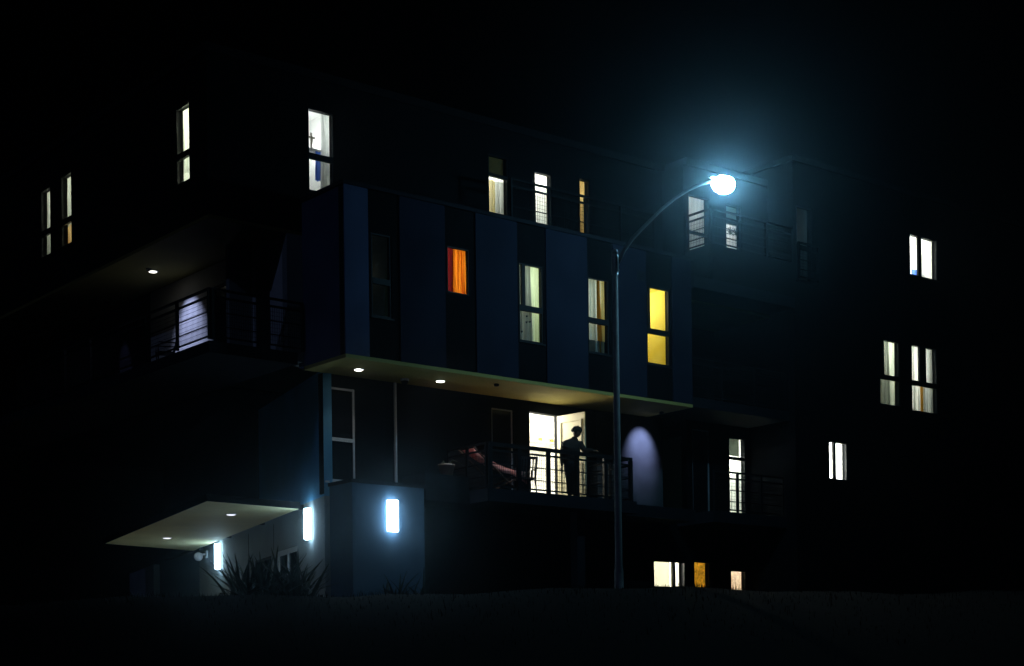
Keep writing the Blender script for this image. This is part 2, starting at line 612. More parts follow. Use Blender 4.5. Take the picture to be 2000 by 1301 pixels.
WIN = {}
WIN['dim'] = window(B, F0, 0.72, 1.26, 10.12, 11.95, (10.84, 10.97))
WIN['orange'] = window(B, F0, 2.79, 3.43, 10.94, 12.0, sill=False, w=0.03, tilt=0.045)
WIN['green'] = window(B, F0, 4.88, 5.62, 10.12, 11.95, (10.84, 10.97), [(5.035, 0.09, 11, 12)], w=0.03)
WIN['brown'] = window(B, F0, 7.04, 7.72, 10.12, 11.95, (10.84, 10.97), w=0.03)
WIN['yellow'] = window(B, F0, 9.0, 9.79, 10.08, 12.02, (10.84, 10.97), [(9.09, 0.07, 11, 12)], w=0.03)

# --- storey under the block and the storey above: main wall
part_l2 = [(0.56, 1.36, 6.70, 8.84), (5.33, 6.0, 6.64, 8.84), (6.53, 7.50, 6.63, 8.86)]
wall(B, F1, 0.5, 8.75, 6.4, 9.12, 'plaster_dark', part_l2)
wall(B, F1, 8.753, 11.1, 6.4, 9.12, 'plaster_lit_patch')  # stretch painted paler so the washer's patch of light shows brighter
window(B, F1, 0.56, 1.36, 6.70, 8.84, (7.62, 7.70), lit=False, frame='frame_pale', w=0.05)
window(B, F1, 5.33, 6.0, 6.64, 8.84, lit=False, frame='frame_pale', w=0.03, sill=False)
# niche beside the wall, then the wall of the far balconies
wall(B, FY(3.0), 11.1, 12.0, 6.4, 9.2, 'plaster_dark')
wall(B, F1, 12.0, 14.45, 6.4, 9.2, 'plaster_dark', [(12.22, 12.88, 6.64, 8.98), (13.64, 14.32, 6.64, 8.90)])
window(B, F1, 12.22, 12.88, 6.64, 8.98, lit=False, frame='frame_pale', w=0.03, sill=False)
WIN['far_door'] = window(B, F1, 13.64, 14.32, 6.64, 8.90, (8.28, 8.36), w=0.035, sill=False)

# lower storey
SW = [(10.74, 11.90, 4.66, 5.36), (12.24, 12.85, 4.66, 5.40), (13.67, 14.28, 4.66, 5.22)]
wall(B, F1, 2.6, 14.45, 3.0, 6.4, 'plaster_dark', SW)
WIN['s1'] = window(B, F1, *SW[0], None, [(11.52, 0.05, 4, 6), (11.74, 0.04, 4, 6)], w=0.02, sill=False)
WIN['s2'] = window(B, F1, *SW[1], w=0.02, sill=False)
WIN['s3'] = window(B, F1, *SW[2], w=0.02, sill=False)
# box with the wall lamp beside the entrance
mb = MB()
mb.box(0.62, 2.58, 0.75, 1.695, 3.0, 6.56)
mb.build('entrance_block', 'plaster_blue', B)
part_box(B, 'coping', 'concrete', 0.585, 2.62, 0.72, 1.697, 6.562, 6.64)
# balcony slab under the block
part_box(B, 'balcony_slab', 'concrete', 3.9, 8.6, 0.06, 1.695, 6.3, S2)
part_box(B, 'balcony_slab', 'concrete', 8.603, 11.09, 0.5, 1.695, 6.3, S2)
part_box(B, 'balcony_slab', 'concrete', 2.63, 3.897, 0.755, 1.695, 6.3, S2)
part_box(B, 'balcony_kerb', 'concrete', 2.63, 3.89, 0.76, 1.69, S2 + 0.002, 6.93)
part_box(B, 'balcony_slab', 'concrete', 11.6, 14.44, 0.35, 1.695, 6.3, S2)
part_box(B, 'column', 'concrete', 7.0, 7.25, 0.5, 0.75, 3.2, 6.298)
railing(B, (3.97, 0.12), (8.5, 0.12), S2, 1.08, nposts=5, postw=0.10, top=0.09)
railing(B, (3.97, 0.16), (3.97, 1.68), S2, 1.08, nposts=2)
railing(B, (8.5, 0.16), (8.5, 1.68), S2, 1.08, nposts=2)
railing(B, (11.7, 0.42), (14.4, 0.42), S2, 1.08, nposts=3)
mb = MB()
mb.tube([(2.42, 1.62, 9.1), (2.42, 1.62, 6.66)], 0.035, 10)
mb.build('downpipe', 'frame_pale', B)

# top storey
T4 = [(0.20, 0.88, 13.18, 15.04), (5.33, 5.95, S4, 15.04), (6.72, 7.35, S4, 14.90), (8.28, 8.62, S4, 15.0)]
wall(B, F1, XL, 11.2, 12.2, RF, 'plaster_dark', T4)
WIN['tower'] = window(B, F1, *T4[0], (13.91, 14.04), w=0.025, sill=False)
WIN['up1'] = window(B, F1, *T4[1], (14.50, 14.58), w=0.025, sill=False)
WIN['up2'] = window(B, F1, *T4[2], None, [(6.80, 0.05, 12, 15)], w=0.025, sill=False)
WIN['up3'] = window(B, F1, *T4[3], None, w=0.025, sill=False)
F9 = FY(0.9)
T5 = [(11.38, 12.16, S4 + 0.02, 14.98), (12.80, 13.40, S4 + 0.02, 14.98)]
wall(B, F9, 11.2, 14.45, 12.2, RF, 'plaster_dark', T5)
wall(B, FX(11.2), 1.103, 1.7, 12.2, RF, 'plaster_dark')
WIN['a'] = window(B, F9, *T5[0], (13.95, 14.02), w=0.025, sill=False)
WIN['b'] = window(B, F9, *T5[1], (14.47, 14.53), w=0.025, sill=False)
part_box(B, 'balcony_slab', 'concrete', 10.6, 14.44, -0.05, 0.895, 12.2, S4)
railing(B, (11.3, 0.0), (14.4, 0.0), 13.42, 0.95, nposts=3)
railing(B, (11.3, 0.04), (11.3, 0.88), 13.42, 0.95, nposts=1)
part_box(B, 'balcony_parapet', 'plaster_dark', 11.24, 14.43, -0.045, 0.06, S4 + 0.002, 13.418)
part_box(B, 'balcony_parapet', 'plaster_dark', 11.24, 11.36, 0.063, 0.893, S4 + 0.002, 13.418)
railing(B, (4.9, 0.34), (9.6, 0.34), 13.0 - 0.54, 1.55, nposts=4)

# open balcony at the third storey beside the block
wall(B, FY(3.0), 10.53, 14.45, 9.3, 12.2, 'plaster_dark', [(10.9, 11.7, 9.5, 11.7), (12.6, 13.4, 9.5, 11.6)])
window(B, FY(3.0), 10.9, 11.7, 9.5, 11.7, lit=False, frame='frame_pale', w=0.07, sill=False)
window(B, FY(3.0), 12.6, 13.4, 9.5, 11.6, lit=False, frame='frame_pale', w=0.09, sill=False, name='door')
part_box(B, 'balcony_slab', 'concrete', 10.56, 14.44, 0.2, 2.99, 9.2, S3)
part_box(B, 'soffit', 'soffit_shaded', 10.56, 14.44, 0.905, 2.99, 12.12, 12.196)
railing(B, (10.6, 0.26), (14.4, 0.26), S3, 1.08, nposts=3)

# --- tower end with the recessed balcony under it
LH = [(2.52, 3.16, 13.15, 14.86), (8.64, 9.29, 13.15, 14.93), (9.90, 10.53, 13.15, 14.88)]
wall(B, FX(XL), 1.903, 18.0, 12.2, RF, 'plaster_dark', LH)
for i, h in enumerate(LH):
    WIN['L%d' % i] = window(B, FX(XL), *h, (13.70, 13.84), w=0.03, sill=False)
part_box(B, 'soffit', 'soffit_shaded', XL + 0.002, 11.19, 1.702, 17.9, 12.12, 12.197)
wall(B, F1, XK, -0.004, 9.3, 12.12, 'plaster_grey')
RH = [(2.45, 3.1, 9.5, 11.65), (3.6, 5.1, 9.5, 11.6)]
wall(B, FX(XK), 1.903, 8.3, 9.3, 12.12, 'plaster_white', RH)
wall(B, FX(XK), 8.303, 18.0, 9.3, 12.12, 'plaster_dark')  # same wall past the lit patch, its darkness put into the colour
window(B, FX(XK), *RH[0], lit=False, frame='frame_dark', w=0.06, sill=False, name='door')
window(B, FX(XK), *RH[1], None, [(4.35, 0.06, 9, 12)], lit=False, frame='frame_dark', w=0.06, sill=False)
part_box(B, 'partition', 'plaster_grey', -1.0, XK - 0.003, 3.22, 3.36, 9.46, 12.118)
part_box(B, 'balcony_slab', 'concrete', XL - 0.1, XK + 0.15, 1.55, 17.9, 9.2, S3)
railing(B, (XL - 0.04, 1.62), (XL - 0.04, 12.0), S3 + 0.05, 1.1, nposts=7)
railing(B, (XL, 1.62), (-0.05, 1.62), S3 + 0.05, 1.1, nposts=2)

# --- entrance wall under the tower, turned a little, and its canopy
KH = [(2.15, 3.95, 3.4, 5.44), (4.44, 6.05, 3.9, 5.40)]
wall(B, FK, 0.0, 5.5, 6.35, 9.2, 'plaster_bluelit')  # stretch coloured as if washed with blue light
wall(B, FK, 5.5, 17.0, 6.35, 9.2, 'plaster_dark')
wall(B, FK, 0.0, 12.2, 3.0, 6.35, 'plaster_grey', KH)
window(B, FK, *KH[0], None, [(3.05, 0.07, 3, 6)], lit=False, frame='frame_pale', w=0.12, sill=False, name='door')
window(B, FK, *KH[1], None, [(5.2, 0.05, 3, 6)], lit=False, frame='frame_dark', w=0.06)
wall(B, FK, 18.7, 22.8, 3.0, 6.35, 'plaster_grey')
wk = Frame(FK.P(12.2, 1.6, 0), kdir, FK.n)
wall(B, wk, 0.0, 6.5, 3.0, 6.35, 'plaster_dark', [(1.0, 5.4, 3.4, 5.6)])
window(B, wk, 1.0, 5.4, 3.4, 5.6, None, [(2.45, 0.07, 3, 6), (3.9, 0.07, 3, 6)], lit=False, frame='frame_pale', w=0.06, sill=False, name='entrance_door')
for s0, s1 in ((6.58, 6.62), (4.18, 4.20)):
    mb = MB()
    mb.fbox(FK, s0, s1, -0.012, -0.002, 5.5 if s0 < 5 else 3.2, 6.15)
    mb.build('joint_strip', 'frame_dark', B)
mb = MB()
mb.box8([FK.P(*q) for q in ((0.49, -2.55, 6.2), (10.7, -3.0, 6.2), (12.1, -0.2, 6.2), (1.26, -0.2, 6.2), (0.49, -2.55, 6.34), (10.7, -3.0, 6.34), (12.1, -0.2, 6.34), (1.26, -0.2, 6.34))])
can = mb.build('canopy', 'canopy_paint', B)
mb = MB()
for (a, b), (c, d) in (((0.46, -2.58), (10.73, -3.03)), ((0.46, -2.576), (1.235, -0.2))):
    ou, on = (0.0, 0.028) if a != c and d < -1 else (0.028, 0.0)
    mb.box8([FK.P(*q) for q in ((a, b, 6.19), (c, d, 6.19), (c + ou, d + on, 6.19), (a + ou, b + on, 6.19), (a, b, 6.345), (c, d, 6.345), (c + ou, d + on, 6.345), (a + ou, b + on, 6.345))])
for u_ in (1.6, 5.0, 8.4, 11.6):
    mb.fbox(FK, u_, u_ + 0.06, -0.198, -0.002, 6.22, 6.32)
mb.build('fascia', 'clad_dark', can)

# --- right wing
WH = [(14.58, 15.24, 13.0, 15.04), (19.50, 20.78, 13.90, 15.10), (18.07, 18.97, 10.0, 11.88), (19.52, 20.72, 9.96, 11.90), (15.83, 16.60, 7.70, 8.76)]
FW = FY(0.0)
wall(BW, FW, 14.45, 26.0, 3.0, 16.2, 'plaster_dark', WH)
wall(BW, FX(14.45), 0.203, 9.0, 3.0, 16.2, 'plaster_dark')
wall(BW, Frame((26, 0, 0), (0, 1, 0), (-1, 0, 0)), 0.203, 9.0, 3.0, 16.2, 'plaster_dark')
part_box(BW, 'roof', 'roofing', 14.40, 26.05, -0.05, 9.0, 16.202, 16.35)
window(BW, FW, *WH[0], (13.9, 13.98), w=0.04)
WIN['R1'] = window(BW, FW, *WH[1], None, [(19.98, 0.16, 13, 16)], w=0.03)
WIN['R2'] = window(BW, FW, *WH[2], (10.74, 10.87), [(18.2, 0.16, 11, 12)], w=0.03, sill=False)
WIN['R3'] = window(BW, FW, *WH[3], (10.72, 10.86), [(20.06, 0.30, 11, 12)], w=0.03, sill=False)
WIN['R4'] = window(BW, FW, *WH[4], None, [(16.08, 0.10, 7, 9)], w=0.03, sill=False)
railing(BW, (14.5, -0.12), (15.35, -0.12), 13.0, 1.0, nposts=1)

# roofs and rear walls
part_box(B, 'roof', 'roofing', XL - 0.06, 11.25, 1.64, 18.2, RF + 0.002, RF + 0.18)
part_box(B, 'roof', 'roofing', 11.255, 14.39, 0.84, 18.2, RF + 0.002, RF + 0.18)
part_box(B, 'wall', 'plaster_dark', XL, 14.4, 18.003, 18.2, 9.2, RF)

# ------------------------------------------------------------------ rooms and what hangs in them
WARM, GREEN, WHITE, COOL, YEL = (1, 0.86, 0.62), (0.92, 1.0, 0.80), (0.97, 1.0, 0.92), (0.88, 0.95, 1.0), (1.0, 0.93, 0.62)
room(B, F0, 0.45, 1.45, S3, 12.1, 'room_grey', 0.12, GREEN)
room(B, F0, 2.45, 3.75, S3, 12.15, 'room_cream', 60, WARM)
room(B, F0, 4.6, 5.9, S3, 12.15, 'room_white', 45, GREEN, lamp=(5.45, 1.1, 11.6))
room(B, F0, 6.75, 8.0, S3, 12.15, 'room_white', 30, GREEN)
room(B, F0, 8.85, 9.98, S3, 12.15, 'room_yellow', 46, YEL, d1=2.0, lamp=(9.3, 1.0, 11.9))
room(B, F1, -0.1, 1.25, S4, 15.4, 'room_white', 34, COOL, d1=2.2)
room(B, F1, 5.0, 6.3, S4, 15.5, 'room_white', 60, WHITE)
room(B, F1, 6.55, 7.7, S4, 15.5, 'room_white', 130, WHITE)
room(B, F1, 8.0, 8.95, S4, 15.5, 'room_cream', 30, WARM)
room(B, F9, 11.25, 12.45, S4, 15.5, 'room_white', 20, COOL)
room(B, F9, 12.55, 13.7, S4, 15.5, 'room_white', 34, COOL)
room(B, F1, 6.1, 8.9, S2, 9.1, 'room_white', 400, (1.0, 0.96, 0.82), d1=2.3, lamp=(7.0, 1.0, 8.85))
room(B, F1, 13.4, 14.42, S2, 9.1, 'room_white', 140, (0.95, 1.0, 0.93))
room(B, F1, 10.5, 12.05, 3.4, 6.2, 'room_white', 160, (1, 0.97, 0.80))
room(B, F1, 12.1, 13.0, 3.4, 6.2, 'room_cream', 24, WARM)
room(B, F1, 13.5, 14.42, 3.4, 6.2, 'room_cream', 50, (1, 0.93, 0.85))
room(B, FX(XL), 2.2, 3.6, S4, 15.4, 'room_white', 130, GREEN)
room(B, FX(XL), 8.3, 9.55, S4, 15.4, 'room_white', 60, (0.95, 1.0, 0.80))
room(B, FX(XL), 9.65, 10.9, S4, 15.4, 'room_white', 80, (0.98, 1.0, 0.85))
room(BW, FW, 14.6, 15.6, S4, 15.4, 'room_grey', 0.5, (0.7, 0.95, 1.0))
room(BW, FW, 19.2, 21.1, S4 + 0.2, 15.6, 'room_white', 180, WHITE)
room(BW, FW, 17.7, 19.1, S3, 12.15, 'room_white', 75, GREEN, lamp=(18.7, 1.1, 11.7))
room(BW, FW, 19.2, 21.0, S3, 12.15, 'room_white', 110, WHITE)
room(BW, FW, 15.6, 16.8, S2, 9.1, 'room_white', 260, WHITE)

# block curtains
curtain('pale green curtain strip in the dimmest window beside the bare corner panel', F0, 1.14, 1.24, 10.14, 11.3, 'sheer_green', folds=1, seed=3)
curtain('glowing orange curtain with deep folds in the single square window', F0, 2.95, 3.46, 10.9, 12.05, 'drape_orange', folds=4, amp=0.055, seed=11)
curtain('dark red curtain gathered beside the glowing orange one', F0, 2.72, 2.96, 10.9, 12.05, 'drape_red', d=0.24, folds=3, amp=0.02, seed=5)
curtain('gathered grey green sheer in the tall window with dark stickers', F0, 4.84, 5.25, 10.1, 12.0, 'sheer_grey', folds=5, amp=0.035, seed=7)
curtain('smooth pale green sheer in the tall window with dark stickers', F0, 5.22, 5.66, 10.1, 12.0, 'sheer_green', d=0.27, folds=2.2, amp=0.012, seed=8)
curtain('grey white sheer beside the brown drape behind the street lamp pole', F0, 6.98, 7.36, 10.1, 12.0, 'sheer_white', folds=4, amp=0.03, seed=9)
curtain('brown drape hanging aslant between two paler curtains near the lamp pole', F0, 7.34, 7.46, 10.1, 12.0, 'drape_brown', d=0.23, folds=1.5, amp=0.02, seed=10, lean=0.06, spread=0.05)
curtain('pale yellow curtain beside the brown drape near the lamp pole', F0, 7.46, 7.64, 10.1, 12.0, 'drape_yellow', folds=2, amp=0.025, seed=12)
# tower window: net curtain, shelf with a crucifix, blue towel
curtain('white net curtain drawn across one side of the topmost corner window', F1, 0.55, 0.92, 13.1, 15.1, 'sheer_white', folds=4, amp=0.015, seed=13)
t = part_box(None, 'wall_shelf', 'room_white', 0.30, 0.95, 2.25, 2.75, 14.30, 14.36)
tag(t, 'white shelf carrying a crucifix behind the topmost corner window', 'shelf')
cr = thing('crucifix', 'small dark crucifix standing on a white shelf behind the corner window', 'crucifix', (0.68, 2.35, 14.36))
mb = MB()
mb.lathe([(0.05, 0), (0.05, 0.02), (0.03, 0.05), (0.012, 0.06)], (0.68, 2.35, 14.361), 12)
mb.build('base', 'statue_wood', cr)
mb = MB()
mb.box(0.665, 0.695, 2.34, 2.36, 14.421, 14.74)
mb.box(0.58, 0.664, 2.34, 2.36, 14.62, 14.65)
mb.box(0.696, 0.78, 2.34, 2.36, 14.62, 14.65)
mb.build('cross', 'statue_wood', cr)
mb = MB()
mb.tube([(0.68, 2.33, 14.47), (0.685, 2.325, 14.55), (0.68, 2.325, 14.62), (0.68, 2.325, 14.67)], [0.012, 0.02, 0.024, 0.014], 8)
mb.tube([(0.60, 2.33, 14.645), (0.68, 2.325, 14.625), (0.76, 2.33, 14.645)], [0.008, 0.012, 0.008], 6)
mb.build('figure', 'statue_wood', cr, True)
curtain('blue towel hanging below the crucifix shelf in the corner window', F1, 0.40, 0.54, 13.62, 14.29, 'drape_blue', d=0.5, folds=2, amp=0.015, seed=14, name='towel', cat='towel')
# left end windows
curtain('grey curtain half drawn in the window nearest the roof corner', FX(XL), 2.86, 3.2, 13.6, 14.9, 'sheer_grey', folds=4, amp=0.02, seed=15)
curtain('bright white sheer beside the grey curtain near the roof corner', FX(XL), 2.48, 2.88, 13.5, 14.9, 'sheer_white', folds=3, amp=0.02, seed=16)
curtain('dull green curtain in the taller window of the far pair', FX(XL), 8.6, 9.33, 13.75, 14.95, 'sheer_grey', folds=4, amp=0.02, seed=17)
curtain('orange cloth at the foot of the taller window of the far pair', FX(XL), 8.6, 9.33, 13.1, 13.75, 'drape_peach', folds=3, amp=0.02, seed=18)
curtain('first grey curtain half of the outermost window, beside a bright gap', FX(XL), 10.25, 10.56, 13.1, 14.95, 'sheer_grey', folds=3, amp=0.02, seed=19)
curtain('second grey curtain half of the outermost window, on the roof corner side', FX(XL), 9.86, 10.18, 13.1, 14.95, 'sheer_grey', folds=3, amp=0.02, seed=20)
# terrace doors
t = MB()
t.fbox(F1, 5.30, 5.98, 0.20, 0.215, 14.55, 15.06)
tag(t.build('roller_blind', 'blind_olive'), 'olive blind half lowered in the terrace door nearest the corner window', 'blind')
curtain('cream curtain in the terrace door with the half lowered blind', F1, 5.30, 5.55, S4, 14.5, 'drape_yellow', folds=3, amp=0.02, seed=21)
curtain('grey green curtain in the terrace door with the half lowered blind', F1, 5.56, 5.98, S4, 14.5, 'sheer_grey', folds=3, amp=0.02, seed=22)
curtain('white sheer filling the brightest terrace door', F1, 6.68, 7.4, S4, 14.6, 'sheer_white', folds=5, amp=0.015, seed=23)
curtain('warm cream curtain in the narrow terrace door', F1, 8.24, 8.66, S4, 15.05, 'drape_yellow', folds=3, amp=0.02, seed=24)
curtain('white sheer in the balcony door just below the street lamp head', F9, 11.34, 12.2, S4, 15.0, 'sheer_white', folds=5, amp=0.015, seed=25)
# leaf ornaments on the balcony door below the lamp
for (cu, cz, lab) in ((12.98, 14.22, 'dark palm leaf ornament, nearer the lamp pole, on the white balcony door'), (13.22, 14.23, 'dark palm leaf ornament, further from the lamp pole, on the white balcony door')):
    mb = MB()
    for k in range(7):
        an = RAD(-20 + k * 220 / 6)
        du, dz = math.cos(an), math.sin(an)
        r0, r1 = 0.02, 0.16
        mb.fbox(F9, 0, 0, 0, 0, 0, 0)
        mb.v = mb.v[:-8]
        mb.f = mb.f[:-6]
        n = len(mb.v)
        for dd in (0.02, 0.03):
            mb.v += [F9.P(cu + du * r0 - dz * 0.008, dd, cz + dz * r0 + du * 0.008), F9.P(cu + du * r1 * 0.6 - dz * 0.017, dd, cz + dz * r1 * 0.6 + du * 0.017),
                     F9.P(cu + du * r1, dd, cz + dz * r1), F9.P(cu + du * r1 * 0.6 + dz * 0.017, dd, cz + dz * r1 * 0.6 - du * 0.017), F9.P(cu + du * r0 + dz * 0.008, dd, cz + dz * r0 - du * 0.008)]
        mb.f += [tuple(n + i for i in range(5)), tuple(n + 5 + i for i in reversed(range(5)))]
        for i in range(5):
            j = (i + 1) % 5
            mb.f.append((n + i, n + j, n + 5 + j, n + 5 + i))
    n = len(mb.v)
    mb.fbox(F9, cu - 0.035, cu + 0.035, 0.019, 0.031, cz - 0.05, cz + 0.02)
    tag(mb.build('leaf_ornament', 'leaf'), lab, 'ornament', 'leaf ornaments on the balcony door')
t = MB()
t.fbox(F9, 12.77, 13.43, 0.20, 0.215, 14.5, 15.02)
tag(t.build('roller_blind', 'blind_grey'), 'grey blind lowered above the leaf ornaments', 'blind')
# far balcony door
t = MB()
t.fbox(F1, 13.60, 14.25, 0.20, 0.215, 8.42, 8.95)
tag(t.build('roller_blind', 'blind_grey'), 'dark blind at the head of the lit far balcony door', 'blind')
curtain('white sheer in the lit far balcony door under a dark blind', F1, 13.6, 14.36, S2, 8.25, 'sheer_white', folds=6, amp=0.012, seed=26)
# low windows
t = MB()
t.fbox(F1, 10.70, 11.50, 0.20, 0.21, 4.4, 5.5)
tag(t.build('roller_blind', 'blind_white'), 'glowing white blind in the widest of the low windows', 'blind')
t = MB()
t.fbox(F1, 11.56, 11.70, 0.20, 0.21, 4.4, 5.5)
tag(t.build('side_panel', 'blind_olive'), 'dark olive blind strip beside the glowing white blind', 'blind')
curtain('amber frosted curtain in the middle one of the low windows', F1, 12.2, 12.9, 4.5, 5.5, 'drape_amber', folds=2, amp=0.008, seed=27)
curtain('pale rose curtain in the smallest of the low windows', F1, 13.62, 14.32, 4.5, 5.3, 'drape_rose', folds=2, amp=0.012, seed=28)
# wing
curtain('white curtain filling one half of the highest wing window', FW, 20.06, 20.85, 13.8, 15.2, 'sheer_white', folds=6, amp=0.02, seed=29)
curtain('blue cloth in the narrow half of the highest wing window', FW, 19.62, 19.95, 13.85, 14.25, 'drape_blue', d=0.4, folds=2, amp=0.02, seed=30, name='towel', cat='towel')
curtain('gathered grey green sheer in the narrower mid wing window', FW, 18.0, 18.5, 9.9, 11.95, 'sheer_grey', folds=5, amp=0.03, seed=7)
curtain('smooth pale sheer in the narrower mid wing window', FW, 18.48, 19.0, 9.9, 11.95, 'sheer_white', d=0.27, folds=2, amp=0.012, seed=8)
curtain('white sheer on the near half of the wider mid wing window', FW, 19.46, 19.95, 9.9, 11.95, 'sheer_white', folds=4, amp=0.02, seed=31)
curtain('first brown drape, in the middle of the wider mid wing window', FW, 19.93, 20.07, 9.9, 11.95, 'drape_brown', d=0.23, folds=1.5, amp=0.02, seed=32)
curtain('grey sheer between the two brown drapes of the mid wing window', FW, 20.08, 20.6, 9.9, 11.95, 'sheer_grey', folds=5, amp=0.025, seed=33)
curtain('second brown drape, at the far edge of the wider mid wing window', FW, 20.58, 20.76, 9.9, 11.95, 'drape_brown', d=0.23, folds=1.5, amp=0.02, seed=34)
# dark stickers on the tall green window
for su, sz in ((5.13, 10.72), (5.12, 10.58), (5.22, 10.60), (4.97, 10.34)):
    mb = MB()
    mb.fbox(F0, su - 0.022, su + 0.022, 0.038, 0.044, sz - 0.022, sz + 0.022)
    mb.fbox(F0, su + 0.023, su + 0.040, 0.038, 0.044, sz - 0.002, sz + 0.026)
    mb.build('sticker', 'sticker', WIN['green'])
# headboard behind the brown-curtain window
hb = MB()
hb.fbox(F0, 6.85, 7.9, 0.30, 0.36, S3, 10.45)
hb.fbox(F0, 6.85, 7.9, 0.175, 0.20, S3 + 0.7, 10.47)
tag(hb.build('headboard', 'wood_dark'), 'dark headboard across the foot of the brown drape window', 'headboard')

# kitchen behind the open balcony door: shelf with jars
t = part_box(None, 'wall_shelf', 'room_white', 7.3, 8.85, 3.45, 3.75, 8.50, 8.53)
tag(t, 'white kitchen shelf with a row of jars behind the open door', 'shelf')
jars = [(8.02, 'jar_pale', 'small pale jar at the near end of the kitchen shelf'), (8.30, 'jar_grey', 'dark grey jar left of an amber jar, near end of the kitchen shelf'),
        (8.43, 'jar_amber', 'amber jar right of a grey jar, near end of the kitchen shelf'), (8.72, 'jar_grey', 'dark grey jar left of an amber jar, far end of the kitchen shelf'), (8.82, 'jar_amber', 'amber jar at the far end of the kitchen shelf')]
for x, mm, lab in jars:
    j = thing('jar', lab, 'jar', (x, 3.55, 8.531), 'jars on the kitchen shelf')
    mb = MB()
    mb.lathe([(0.038, 0), (0.045, 0.01), (0.045, 0.08), (0.03, 0.095)], (x, 3.55, 8.531), 12)
    mb.build('body', mm, j, True)
    mb = MB()
    mb.lathe([(0.032, 0.096), (0.032, 0.115)], (x, 3.55, 8.531), 12)
    mb.build('lid', 'steel', j)

# open balcony door leaf
mb = MB()
dfr = Frame((7.50, 1.74, 0), Vector((0.13, -1, 0)), Vector((-1, -0.13, 0)))
dl = MB()
dl.fbox(dfr, 0.0, 0.92, 0.0, 0.045, 6.65, 8.84)
leaf = dl.build('door', 'door_cream', B)
fr_ = MB()
for a, b, c, d in ((0.10, 0.82, 7.75, 8.68), (0.10, 0.82, 6.8, 7.6)):
    fr_.fbox(dfr, a, a + 0.03, 0.046, 0.062, c, d)
    fr_.fbox(dfr, b - 0.03, b, 0.046, 0.062, c, d)
    fr_.fbox(dfr, a + 0.031, b - 0.031, 0.046, 0.062, c, c + 0.03)
    fr_.fbox(dfr, a + 0.031, b - 0.031, 0.046, 0.062, d - 0.03, d)
fr_.build('panel_moulding', 'door_cream', leaf)
h = MB()
h.tube([dfr.P(0.84, 0.046, 7.66), dfr.P(0.84, 0.09, 7.66), dfr.P(0.74, 0.095, 7.66)], 0.011, 8)
h.build('handle', 'steel', leaf)

# ------------------------------------------------------------------ lamps
def wall_lamp(label, fr, u, zc):
    """opal half-round wall lamp with backplate and end caps"""
    L = thing('wall_lamp', label, 'wall lamp', fr.P(u, -0.005, zc - 0.37), 'opal wall lamps at the entrance')
    mb = MB()
    mb.fbox(fr, u - 0.10, u + 0.10, -0.045, -0.003, zc - 0.33, zc + 0.33)
    mb.build('backplate', 'steel', L)
    mb = MB()
    n = 14
    rows = [(-0.355, 0.86), (-0.345, 0.97), (-0.33, 1.0), (0.33, 1.0), (0.345, 0.97), (0.355, 0.86)]
    for dz, s in rows:
        for k in range(n + 1):
            a = math.pi * k / n
            mb.v.append(fr.P(u - 0.145 * s * math.cos(a), -0.048 - 0.125 * s * math.sin(a), zc + dz))
    for j in range(len(rows) - 1):
        for k in range(n + 1):
            k2 = (k + 1) % (n + 1)
            a = j * (n + 1)
            mb.f.append((a + k, a + k2, a + n + 1 + k2, a + n + 1 + k))
    mb.f.append(tuple(range(n, -1, -1)))
    mb.f.append(tuple((len(rows) - 1) * (n + 1) + k for k in range(n + 1)))
    mb.build('diffuser', 'lamp_opal', L, True)
    return L


wall_lamp('glowing wall lamp in the middle of the blue lit wall, furthest from the canopy', FY(0.75), 1.66, 5.87)
wall_lamp('glowing wall lamp just outside the end of the canopy', FK, 1.02, 5.82)
wall_lamp('glowing wall lamp under the canopy beside the security camera', FK, 9.62, 5.82)


def downlight(label, x, y, z, glow='downlight_glow', power=0, col=(1, 0.95, 0.85), spot=110, r=0.095):
    L = thing('downlight', label, 'downlight', (x, y, z))
    mb = MB()
    prof = [(r + 0.03, -0.001), (r + 0.03, -0.012), (r + 0.004, -0.018), (r + 0.004, -0.001)]
    mb.lathe(prof, (x, y, z), 24)
    mb.build('trim_ring', 'frame_pale', L)
    mb = MB()
    mb.lathe([(0.02, -0.034), (r * 0.6, -0.031), (r * 0.9, -0.024), (r, -0.0185)], (x, y, z), 24)
    mb.build('lens', glow, L, True)
    if power:
        light('downlight_beam', 'SPOT', (x, y, z - 0.05), power, col, L, 0.05, spot, 0.6, (0, 0, 0))
    return L


downlight('lit downlight in the block soffit nearest its corner', 0.93, 0.89, 9.12, power=14)
downlight('lit downlight in the block soffit further along from its corner', 3.2, 0.9, 9.12, power=14)
downlight('lit downlight in the soffit over the recessed corner balcony', -1.3, 6.36, 12.12, 'downlight_dim', power=2)
P1, P2 = (-0.15, 4.78), (1.09, 10.46)
downlight('downlight in the canopy underside nearest the outer wall lamp', P1[0], P1[1], 6.2, 'downlight_canopy', 45, r=0.11)
downlight('downlight in the canopy underside nearest the entrance recess', P2[0], P2[1], 6.2, 'downlight_canopy', 60, (1, 0.92, 0.6), r=0.11)


def scallop(label, x, y, z, power, col, tilt, spot=70, blend=0.3):
    """recessed wall washer close to a wall, throwing an arch of light down it"""
    L = thing('wall_washer', label, 'wall washer', (x, y, z))
    mb = MB()
    mb.lathe([(0.06, -0.001), (0.06, -0.05), (0.045, -0.05), (0.045, -0.02), (0.0, -0.019)][:4], (x, y, z), 18)
    mb.build('housing', 'frame_dark', L)
    light('wall_washer_beam', 'SPOT', (x, y, z - 0.06), power, col, L, 0.03, spot, blend, tilt)
    return L


